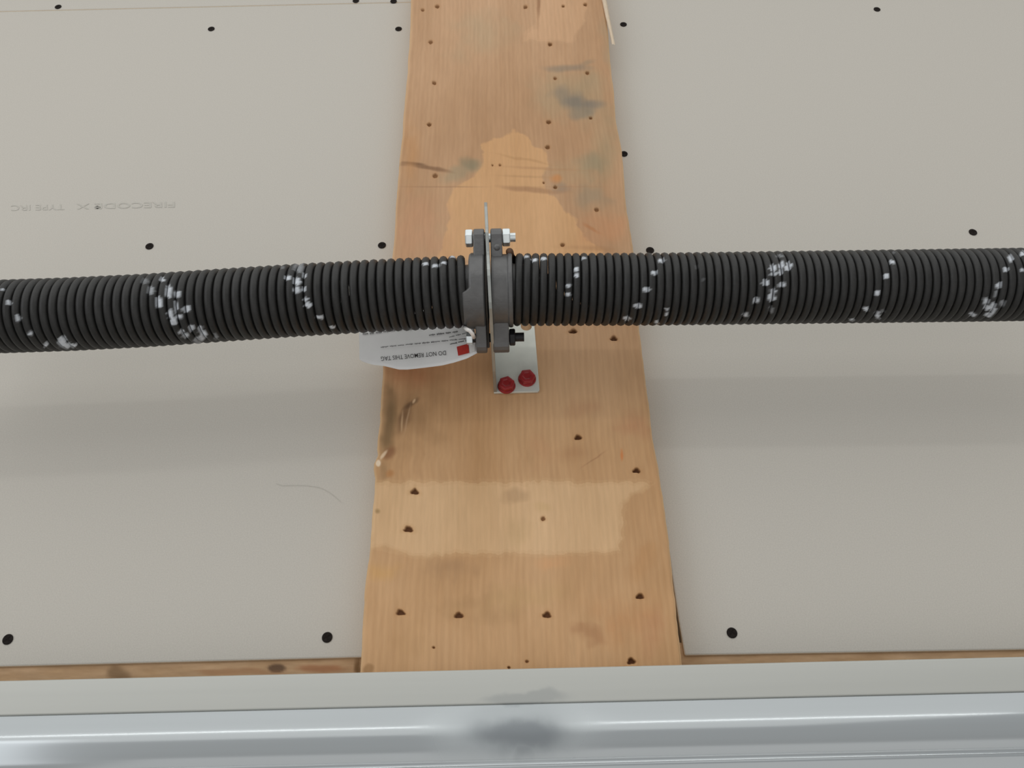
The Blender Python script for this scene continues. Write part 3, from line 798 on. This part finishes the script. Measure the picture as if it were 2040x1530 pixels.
# ------------------------------------------------------------------ warning tag
def tag_y(px):
    t = np.clip((np.asarray(px, float) - 690) / 270, 0, 1)
    return -.056 - .016 * sstep(.55, 1, t) + .006 * (1 - sstep(0, .45, t))
bot = [(716, 716), (724, 721), (745, 727), (765, 729), (778, 732), (795, 736), (812, 736), (840, 733), (880, 728), (905, 722), (930, 714), (953, 702)]
def tag_pt(px, py): return P(px, py, tag_y(px))
us = np.linspace(0, 1, 60); vs_ = np.linspace(0, 1, 16)
bx_ = np.interp(us, np.linspace(0, 1, len(bot)), [p[0] for p in bot]); by_ = np.interp(us, np.linspace(0, 1, len(bot)), [p[1] for p in bot])
tx = bx_ - 6 + (702 - 697) * (1 - us) - us * 10; ty = 628 - us * 16
PXt = tx[:, None] * (1 - vs_) + bx_[:, None] * vs_; PYt = ty[:, None] * (1 - vs_) + by_[:, None] * vs_
V_ = P(PXt, PYt, tag_y(PXt) + .006 * (vs_[None, :] - 1) ** 2 * -.2)
tg = empty('warning_tag', tuple(tag_pt(830, 733)), 'white paper warning tag with upside-down print, curling out below the left spring', 'tag')
sh_ = grid_mesh('paper', V_, M_tag, tg); s = sh_.modifiers.new('solid', 'SOLIDIFY'); s.thickness = .0003
ink_fn = lambda px, py: tag_pt(px, py) + np.array([0, -.0010, 0])
print_on('DO NOT REMOVE THIS TAG', 888, 700, 759, 712, 8.5, ink_fn, 'printed_line', M_ink, tg, .003)
def scribble(x0, y0, x1, y1, h, words, m_, seed):
    """a line of print too small to read: uneven dashes grouped into words"""
    r = np.random.default_rng(seed); vs = []; fs = []
    L = math.hypot(x1 - x0, y1 - y0); dx, dy = (x1 - x0) / L, (y1 - y0) / L
    s_ = 0; wl = 0
    while s_ < L:
        w_ = r.uniform(1.1, 1.8); hh = h * r.choice([.55, .6, .95, .6]); off = r.uniform(-.1, .1) * h
        for a_, b2 in ((0, -hh / 2), (w_, -hh / 2), (w_, hh / 2), (0, hh / 2)):
            vs.append((x0 + dx * (s_ + a_) - dy * (b2 + off), y0 + dy * (s_ + a_) + dx * (b2 + off)))
        k = len(vs) - 4; fs.append((k, k + 1, k + 2, k + 3))
        s_ += w_ + .45; wl += 1
        if wl > r.integers(4, 10): s_ += 2.6; wl = 0
    a_ = np.array(vs); mesh_obj('small_print_line', ink_fn(a_[:, 0], a_[:, 1]), fs, m_, tg)
scribble(723, 667, 802, 657, 4.5, 0, M_ink2, 1)
scribble(809, 658, 840, 655, 4, 0, M_ink2, 7)
scribble(855, 669, 911, 662, 3.6, 0, M_ink, 2)
scribble(895, 673, 944, 661, 2.8, 0, M_ink2, 3)
scribble(759, 693, 928, 676, 3.0, 0, M_ink2, 4)
scribble(897, 687, 932, 679, 3.6, 0, M_ink, 5)
def quadpatch(name, c4, m_):
    n = 6; A = np.array(c4, float); u, v = np.meshgrid(np.linspace(0, 1, n), np.linspace(0, 1, n))
    q = A[0] * ((1 - u) * (1 - v))[..., None] + A[1] * (u * (1 - v))[..., None] + A[2] * (u * v)[..., None] + A[3] * ((1 - u) * v)[..., None]
    return grid_mesh(name, ink_fn(q[..., 0], q[..., 1]), m_, tg)
quadpatch('red_panel', [(910, 692), (933, 686), (935, 704), (913, 710)], M_inkred)
quadpatch('white_panel', [(934.5, 687), (946, 684), (946, 701), (936, 703)], M_inkwh)
# small white plastic tie that holds the tag to the spring
pts = [P(x_, y_, y2) for x_, y_, y2 in ((925, 652, -.100), (930, 656, -.108), (936, 659, -.112), (941, 665, -.108), (944, 672, -.095))]
o = mesh_obj('tie', *tube(pts, .0016, 10), mat=M_inkwh, parent=tg, smooth=True); fix_normals(o)

# ------------------------------------------------------------------ garage door top edge
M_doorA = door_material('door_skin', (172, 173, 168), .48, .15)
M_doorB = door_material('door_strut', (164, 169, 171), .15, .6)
def zrow(py, y_): return P(1020, py, y_)[2]
def profile_mesh(name, pr, m_, parent):
    xs = np.linspace(-.95, .95, 60)
    V = np.array([[(x, y, z) for y, z in pr] for x in xs])
    return grid_mesh(name, V, m_, parent)
door = empty('garage_door', (0, -.05, zrow(1600, -.05)), 'top edge of a galvanised steel garage door panel running across below the plank', 'garage door')
def ysm(points, k=8):
    """round the polyline corners a little"""
    out = []
    for i, p in enumerate(points):
        if i in (0, len(points) - 1) or len(p) < 3: out.append(p[:2]); continue
        a0 = np.array(points[i - 1][:2]); b0 = np.array(p[:2]); c0 = np.array(points[i + 1][:2]); r = p[2]
        d1 = a0 - b0; d1 /= np.linalg.norm(d1); d2 = c0 - b0; d2 /= np.linalg.norm(d2)
        s0, e0 = b0 + d1 * r, b0 + d2 * r
        for t in np.linspace(0, 1, k): out.append(tuple((1 - t) ** 2 * s0 + 2 * t * (1 - t) * b0 + t * t * e0))
    return out
D0 = -.050
A_ = [(D0 + .020, zrow(1332, D0) + .0005), (D0, zrow(1332, D0), .0015), (D0 - .0012, zrow(1400, D0 - .0012), .0008), (D0 + .0006, zrow(1402, D0 - .0012) - .0006)]
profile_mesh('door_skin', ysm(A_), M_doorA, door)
z1 = zrow(1401.5, D0 - .0012)
zr = zrow(1446, D0 - .0085)
def pt(y_, row): return (y_, zrow(row, y_))
B_ = [(D0 + .0003, z1 - .0004), (D0 - .0016, z1 - .0006, .0006), pt(D0 - .0070, 1453) + (.0050,), pt(D0 - .0066, 1500) + (.006,), pt(D0 - .0046, 1519) + (.002,),
      pt(D0 - .0056, 1527) + (.0015,), pt(D0 + .002, 1640)]
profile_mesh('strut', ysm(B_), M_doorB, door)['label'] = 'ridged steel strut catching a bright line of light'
